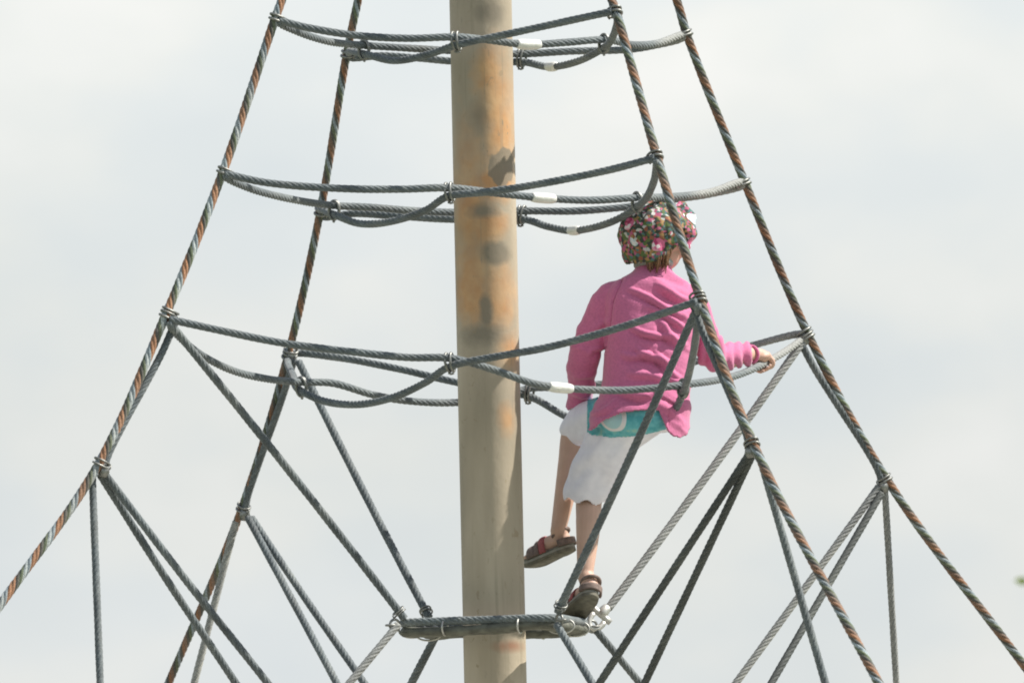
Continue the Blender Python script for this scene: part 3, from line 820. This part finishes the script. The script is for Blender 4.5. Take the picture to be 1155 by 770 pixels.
isband = (y < band_low) & (x > 664)
hem &= (y > np.interp(x, hemx, hemy) - 12) | (x < 674)
va, fa = keep_faces(v, f, hem & ~isband)
shorts = mk('shorts', va, fa, M_white, person)
so = shorts.modifiers.new('thickness', 'SOLIDIFY'); so.thickness = 0.003; so.offset = 1
def band_mat():
    M, nt, b = mat('teal_waistband_cloth')
    t = N(nt, 'ShaderNodeTexCoord')
    s1 = N(nt, 'ShaderNodeVectorMath', _operation='DISTANCE'); nt.links.new(t.outputs['Object'], s1.inputs[0])
    s1.inputs[1].default_value = BANDP
    f1 = math_(nt, 'LESS_THAN', s1.outputs['Value'], 17.5 / K); f2 = math_(nt, 'LESS_THAN', s1.outputs['Value'], 12.5 / K)
    n = N(nt, 'ShaderNodeTexNoise', Scale=45.0); nt.links.new(t.outputs['Object'], n.inputs['Vector'])
    c = ramp(nt, n.outputs[0], [(0.35, (0.09, 0.38, 0.44)), (0.55, (0.16, 0.50, 0.56)), (0.75, (0.34, 0.56, 0.46))])
    c = mixc(nt, f1, c, (0.74, 0.72, 0.75)); c = mixc(nt, f2, c, (0.40, 0.62, 0.68))
    nt.links.new(c, b.inputs['Base Color']); b.inputs['Roughness'].default_value = 0.9
    return M
keepb = np.zeros(len(v), bool)
okf = [q for q in f if any(isband[i] and hem[i] for i in q)]
used = sorted({i for q in okf for i in q}); mp = {a: b for b, a in enumerate(used)}
vb = v[used] + nn[used] * 0.3 / K; fb = [tuple(mp[i] for i in q) for q in okf]
ob = np.array([*vb.mean(0)[:2], vb[:, 2].min()])
j = int(np.argmin((proj(vb)[0] - 690) ** 2 + (proj(vb)[1] - 472) ** 2 + 1e4 * (vb[:, 1] > 80 / K)))
BANDP = tuple(vb[j] - ob)
wb = mk('waistband', vb, fb, band_mat(), person, origin=ob)
so = wb.modifiers.new('thickness', 'SOLIDIFY'); so.thickness = 0.003; so.offset = 1

# --- hat
def hat_mat():
    M, nt, b = mat('flowered_hat_cloth')
    t = N(nt, 'ShaderNodeTexCoord')
    w = N(nt, 'ShaderNodeTexNoise', Scale=40.0, Detail=3.0); nt.links.new(t.outputs['Object'], w.inputs['Vector'])
    wa = N(nt, 'ShaderNodeVectorMath', _operation='MULTIPLY_ADD'); nt.links.new(w.outputs['Color'], wa.inputs[0])
    wa.inputs[1].default_value = (.012,) * 3; nt.links.new(t.outputs['Object'], wa.inputs[2])
    def vor(scale):
        n = N(nt, 'ShaderNodeTexVoronoi', Scale=scale); nt.links.new(wa.outputs[0], n.inputs['Vector'])
        s = N(nt, 'ShaderNodeSeparateColor'); nt.links.new(n.outputs['Color'], s.inputs[0]); return s.outputs[0], n.outputs['Distance']
    c1, _ = vor(125.0)
    c = ramp(nt, c1, [(0, (0.05, 0.06, 0.045)), (0.16, (0.10, 0.15, 0.05)), (0.32, (0.08, 0.17, 0.17)), (0.45, (0.28, 0.10, 0.06)), (0.55, (0.05, 0.055, 0.05)), (0.70, (0.36, 0.22, 0.09)), (0.80, (0.44, 0.11, 0.20)), (0.93, (0.52, 0.52, 0.50))], 'CONSTANT')
    c2, d2 = vor(27.0)
    big = math_(nt, 'MULTIPLY', math_(nt, 'GREATER_THAN', c2, 0.52), math_(nt, 'LESS_THAN', d2, 0.50))
    fl = ramp(nt, vor(110.0)[0], [(0, (0.66, 0.16, 0.30)), (0.35, (0.45, 0.05, 0.15)), (0.6, (0.75, 0.35, 0.45)), (0.82, (0.80, 0.70, 0.72))], 'CONSTANT')
    wh = ramp(nt, vor(120.0)[0], [(0, (0.70, 0.72, 0.74)), (0.5, (0.50, 0.60, 0.65)), (0.8, (0.80, 0.80, 0.78))], 'CONSTANT')
    fl = mixc(nt, math_(nt, 'GREATER_THAN', c2, 0.84), fl, wh)
    c = mixc(nt, big, c, fl)
    nt.links.new(c, b.inputs['Base Color']); b.inputs['Roughness'].default_value = 0.85
    return M
M_hat = hat_mat()
hm = MB()
hm.add(*ellip(HEAD + upv * 4 / K - fdir * 1 / K, (rgt, fdir, upv), (37, 42, 36), 24))
hm.add(*ellip(HEAD - upv * 11 / K - fdir * 10 / K, (rgt, fdir, upv), (31, 29, 29), 20))
v, f, nn = fuse(hm, 0.003, 4)
loc = (v - HEAD) * K
lf, lu = loc @ fdir, loc @ upv
wob = np.array([2.6 * noise.noise(Vector(p * .09)) + 1.2 * noise.noise(Vector(p * .22)) for p in loc])
az_ = np.arctan2(loc @ rgt, lf)
wob = .7 * wob + .5 * np.sin(az_ * 17 + 2 * np.sin(az_ * 3)) * np.clip((24 - lu) / 30, 0, 1)
v = v + nn * wob[:, None] / K
edge = np.where(lf > 4, 7 + 0.10 * lf, 6 - (4 - lf) * 1.7)
edge = np.where(lf < 4, -32 + 38 * np.exp(-np.clip(4 - lf, 0, 99) / 9.0), edge)
mask = lu > edge
v2, f2 = keep_faces(v, f, mask)
hat = mk('hat', v2, f2, M_hat, person)
so = hat.modifiers.new('thickness', 'SOLIDIFY'); so.thickness = 0.004; so.offset = 1
# wavy brim bent up in front of the forehead
bv, bf = [], []
na, nr = 22, 8
def bez(pts, u):
    q = [np.array(p, float) for p in pts]
    while len(q) > 1: q = [a * (1 - u) + b * u for a, b in zip(q, q[1:])]
    return q[0]
for i in range(na):
    t_ = i / (na - 1)
    a_ = bez([(752, 243, 92), (764, 256, 80), (762, 270, 76)], t_)
    b_ = bez([(766, 228, 108), (784, 226, 104), (793, 262, 92), (782, 276, 84), (772, 286, 78)], t_)
    for k in range(nr):
        u = k / (nr - 1); q = a_ * (1 - u) + b_ * u
        q[2] += 9 * math.sin(u * 3.14) * math.sin(t_ * 9) * u - 14 * u * (1 - u)
        q[0] += 1.6 * u * math.sin(t_ * 23)
        bv.append(PC(*q))
for i in range(na - 1):
    for k in range(nr - 1):
        bf.append((i * nr + k, (i + 1) * nr + k, (i + 1) * nr + k + 1, i * nr + k + 1))
brim = mk('brim', bv, bf, M_hat, hat)
so = brim.modifiers.new('thickness', 'SOLIDIFY'); so.thickness = 0.005; so.offset = 0
# --- hair: locks under the hat at the nape and by the cheek
hr = MB()
for i in range(120):
    a = random.uniform(0.45, 1.35)      # round the back to her right cheek
    side = rgt * math.sin(a) * 31 - fdir * math.cos(a) * 32 * (1 if math.cos(a) > 0 else .6)
    p0 = HEAD + (side - upv * random.uniform(0, 10) ) / K
    ln = random.uniform(20, 36) * (1.0 if a > 0.3 else .7)
    p1 = p0 + (-upv * ln * .55 + side * -.02 + rgt * random.uniform(-3, 3)) / K
    p2 = p0 + (-upv * ln + side * -.20 + rgt * random.uniform(-5, 5)) / K
    hr.add(*limb([p0, p1, p2], [1.5, 1.3, .35], 0.005, 6))
hr.build('hair', M_hair, person)

# --- sandals
def sandal(ft, heel):
    f, un, w, L = ft
    n = 40; v = []
    outl = []
    for i in range(n):
        t = 2 * math.pi * i / n
        u = (1 - math.cos(t)) / 2
        half = (11.0 + 4.5 * u) * math.sqrt(max(0, 1 - (2 * u - 1) ** 4)) + 0.2
        outl.append((-4 + (L + 7) * u, half * (1 if math.sin(t) >= 0 else -1)))
    for z, s_ in ((-9.5, .94), (-8, 1), (-4, 1.0), (-1.5, 0.98), (0, .93)):
        for a, b in outl:
            toe_up = 4.0 * max(0, a / L - .7) ** 2 * 8
            arch = 2.2 * math.exp(-((a / L - .45) / .12) ** 2) if z < -5 else 0
            v.append(heel + (f * a + w * b * s_ + un * (z + toe_up + arch)) / K)
    sd = MB(); sd.add(np.array(v), tube_faces(5, n))
    so_ = sd.build('sandal', M_sole, person)
    mv = [heel + (f * a + w * b * 1.035 + un * (z + 4.0 * max(0, a / L - .7) ** 2 * 8)) / K for z in (-5.2, -2.6) for a, b in outl]
    mk('midsole', mv, [(i, (i + 1) % n, n + (i + 1) % n, n + i) for i in range(n)], M_rim, so_)
    def strap(name, along, h, M, rad, hw=12.5, tiltf=0):
        a = np.linspace(0, math.pi, 18)
        q = np.array([heel + (f * (along + tiltf * math.sin(t)) + w * math.cos(t) * hw + un * (math.sin(t) * h - 1)) / K for t in a])
        c, s = catmull(list(q), 0.004); t_, n_, b_ = frames(c)
        mb = MB(); nv = 10
        vv = []
        for cc, tt in zip(c, t_):
            o1 = unit(f - tt * (f @ tt)); o2 = np.cross(tt, o1)
            for j in range(nv):
                g = 2 * math.pi * j / nv; vv.append(cc + (o1 * math.cos(g) * rad + o2 * math.sin(g) * 1.6) / K)
        mb.add(np.array(vv), tube_faces(len(c), nv)); mb.build(name, M, so_)
    strap('strap', L * .74, 14, M_upper, 7, 14); strap('strap', L * .50, 19, M_strap, 4.5, 13); strap('strap', L * .62, 17, M_upper, 3, 13.5)
    # heel counter and ankle strap
    q = np.array([heel + (f * (9 - 11.2 * math.sin(t)) + w * math.cos(t) * 10.2 + un * (14 + 3 * math.sin(t))) / K for t in np.linspace(-.5, math.pi + .5, 24)])
    mk('strap', *sweep(q, 2.2 / K, 8), M_upper, so_)
    q = np.array([heel + (f * (9 - 13.5 * math.sin(t)) + w * math.cos(t) * 11.5 + un * (6)) / K for t in np.linspace(0, math.pi, 24)])
    vv = []
    for c in q:
        for z in np.linspace(-8, 0, 6): vv.append(c + un * z / K)
    ff = [(i * 6 + k, (i + 1) * 6 + k, (i + 1) * 6 + k + 1, i * 6 + k + 1) for i in range(23) for k in range(5)]
    hc = mk('heel_counter', vv, ff, M_upper, so_); s2 = hc.modifiers.new('t', 'SOLIDIFY'); s2.thickness = .005
sandal(fL, heL); sandal(fR, heR)

# ------------------------------------------------------------------ tree far off to the right, one twig reaching into view
TY = 30.0
def far(px, py, y=TY):
    r = ray(px, py); return EYE + r * ((y - EYE[1]) / r[1])
tip = far(1151, 656)
tc = np.array([tip[0] + 2.75, TY, 0.0])
tr = MB()
tr.add(*limb([tc, tc + [0.05, 0, 1.3], tc + [-0.05, 0.1, 2.6], tc + [0.1, 0, 4.6]], [75, 58, 42, 16], 0.08, 12))
ends = []
for i in range(26):
    a = i * 2.4; z = 1.9 + 2.9 * i / 26; L = 1.9 - abs(z - 3.4) * .55
    s0 = tc + np.array([0, 0, z]); e = s0 + np.array([math.cos(a) * L, math.sin(a) * L, .55 * L * .7])
    tr.add(*limb([s0, (s0 + e) / 2 + [0, 0, .1], e], [20, 12, 5], 0.08, 7)); ends.append((s0, e))
tw = [tc + [-1.2, 0, 3.3], tc + [-2.1, 0, 3.95], tip + [0.05, 0, 0.0]]
tr.add(*limb([tc + [0, 0, 2.4]] + tw, [18, 10, 6, 2.0], 0.08, 7))
tree = tag(mk('tree', *limb([tc, tc + [0.05, 0, 1.3]], [78, 60], 0.1, 12), M_bark, origin=tc), 'green tree beyond the net, only a leaf tip showing at the right edge', 'tree')
tr.build('trunk', M_bark, tree)
lv_, lf_ = [], []
def leaf(p, size):
    d = unit(np.array([random.gauss(0, 1), random.gauss(0, 1), random.gauss(-.2, .6)])); s_ = unit(np.cross(d, [random.random(), random.random(), 1.0])); up_ = np.cross(s_, d)
    b = len(lv_)
    for u, w_, h in ((0, 0, 0), (.35, .32, .06), (.35, -.32, .06), (.7, .24, .02), (.7, -.24, .02), (1, 0, -.08)):
        lv_.append(p + (d * u + s_ * w_ + up_ * h) * size)
    lf_.extend([(b, b + 1, b + 2), (b + 1, b + 3, b + 4, b + 2), (b + 3, b + 5, b + 4)])
for s0, e in ends:
    for k in range(230):
        u = random.uniform(.3, 1.05); p = s0 + (e - s0) * u
        p = p + np.array([random.gauss(0, .26), random.gauss(0, .26), random.gauss(0, .22)])
        if proj(p)[0] < 1185: continue
        leaf(p, random.uniform(.07, .13))
for k in range(40):
    u = k / 40; p = tw[1] * (1 - u) + tw[2] * u + np.random.default_rng(k).normal(0, .05, 3)
    if proj(p)[0] > 1166: leaf(p, .09)
b = len(lv_); d = np.array([-1, 0, .12]); s_ = np.array([0, -.35, .9])
for u, w_, h in ((0, 0, 0), (.35, .30, .0), (.35, -.30, .0), (.7, .24, .0), (.7, -.24, .0), (1, 0, 0)):
    lv_.append(tip + np.array([.05, 0, 0]) + (d * u + s_ * w_ + np.array([0, -1, 0]) * h) * .085)
lf_.extend([(b, b + 1, b + 2), (b + 1, b + 3, b + 4, b + 2), (b + 3, b + 5, b + 4)])
mk('crown', lv_, lf_, M_leaf, tree, smooth=False)

# ------------------------------------------------------------------ daylight
SUN_AZ, SUN_EL = R(2), R(50)
sd = np.array([math.cos(SUN_EL) * math.cos(SUN_AZ), math.cos(SUN_EL) * math.sin(SUN_AZ), math.sin(SUN_EL)])
sl = bpy.data.lights.new('sun', 'SUN'); sl.energy = 5.0; sl.angle = R(0.6); sl.color = (1, 0.95, 0.87)
so_ = bpy.data.objects.new('sun', sl); COL.objects.link(so_); so_.location = (20, -3, 25)
so_.rotation_euler = Vector(sd).to_track_quat('Z', 'Y').to_euler()
w = bpy.data.worlds.new('World'); S.world = w; w.use_nodes = True
nt = w.node_tree; bg = nt.nodes['Background']
sky = N(nt, 'ShaderNodeTexSky', _sky_type='NISHITA', _sun_disc=False, _sun_elevation=SUN_EL, _sun_rotation=math.pi / 2 - SUN_AZ)
t = N(nt, 'ShaderNodeTexCoord')
mp = N(nt, 'ShaderNodeMapping'); mp.inputs['Scale'].default_value = (1, 1, 1.9); mp.inputs['Location'].default_value = (0.31, 0.0, 0.17)
nt.links.new(t.outputs['Generated'], mp.inputs[0])
n1 = N(nt, 'ShaderNodeTexNoise', Scale=26.0, Detail=5.0, Roughness=0.5); nt.links.new(mp.outputs[0], n1.inputs['Vector'])
n2 = N(nt, 'ShaderNodeTexNoise', Scale=11.0, Detail=3.0, Roughness=0.45); nt.links.new(mp.outputs[0], n2.inputs['Vector'])
cl = ramp(nt, n1.outputs[0], [(0.30, (7.15, 7.6, 7.8)), (0.46, (7.6, 7.95, 8.0)), (0.57, (8.15, 8.3, 8.1)), (0.72, (8.8, 8.8, 8.6))])
cover = ramp(nt, n2.outputs[0], [(0.3, (0.80,) * 3), (0.6, (0.97,) * 3)])
sz = N(nt, 'ShaderNodeSeparateXYZ'); nt.links.new(t.outputs['Generated'], sz.inputs[0])
thin = ramp(nt, sz.outputs[2], [(0.14, (1, 1, 1)), (0.40, (0.36,) * 3), (1.0, (0.2,) * 3)])
cv = math_(nt, 'MULTIPLY', cover, thin)
lift = ramp(nt, sz.outputs[2], [(0.066, (1, 1, 1)), (0.115, (1.16, 1.15, 1.13))])
cl = mixc(nt, 1.0, cl, lift, 'MULTIPLY')
nt.links.new(mixc(nt, cv, sky.outputs[0], cl), bg.inputs[0])
bg.inputs[1].default_value = 0.078

S.view_settings.view_transform = 'Standard'; S.view_settings.look = 'None'
S.view_settings.exposure = 0.36; S.view_settings.gamma = 1.0
S.render.engine = 'CYCLES'
S.cycles.max_bounces = 6
S.cycles.pixel_filter_type = 'BLACKMAN_HARRIS'; S.cycles.filter_width = 1.9
S.cycles.use_denoising = True
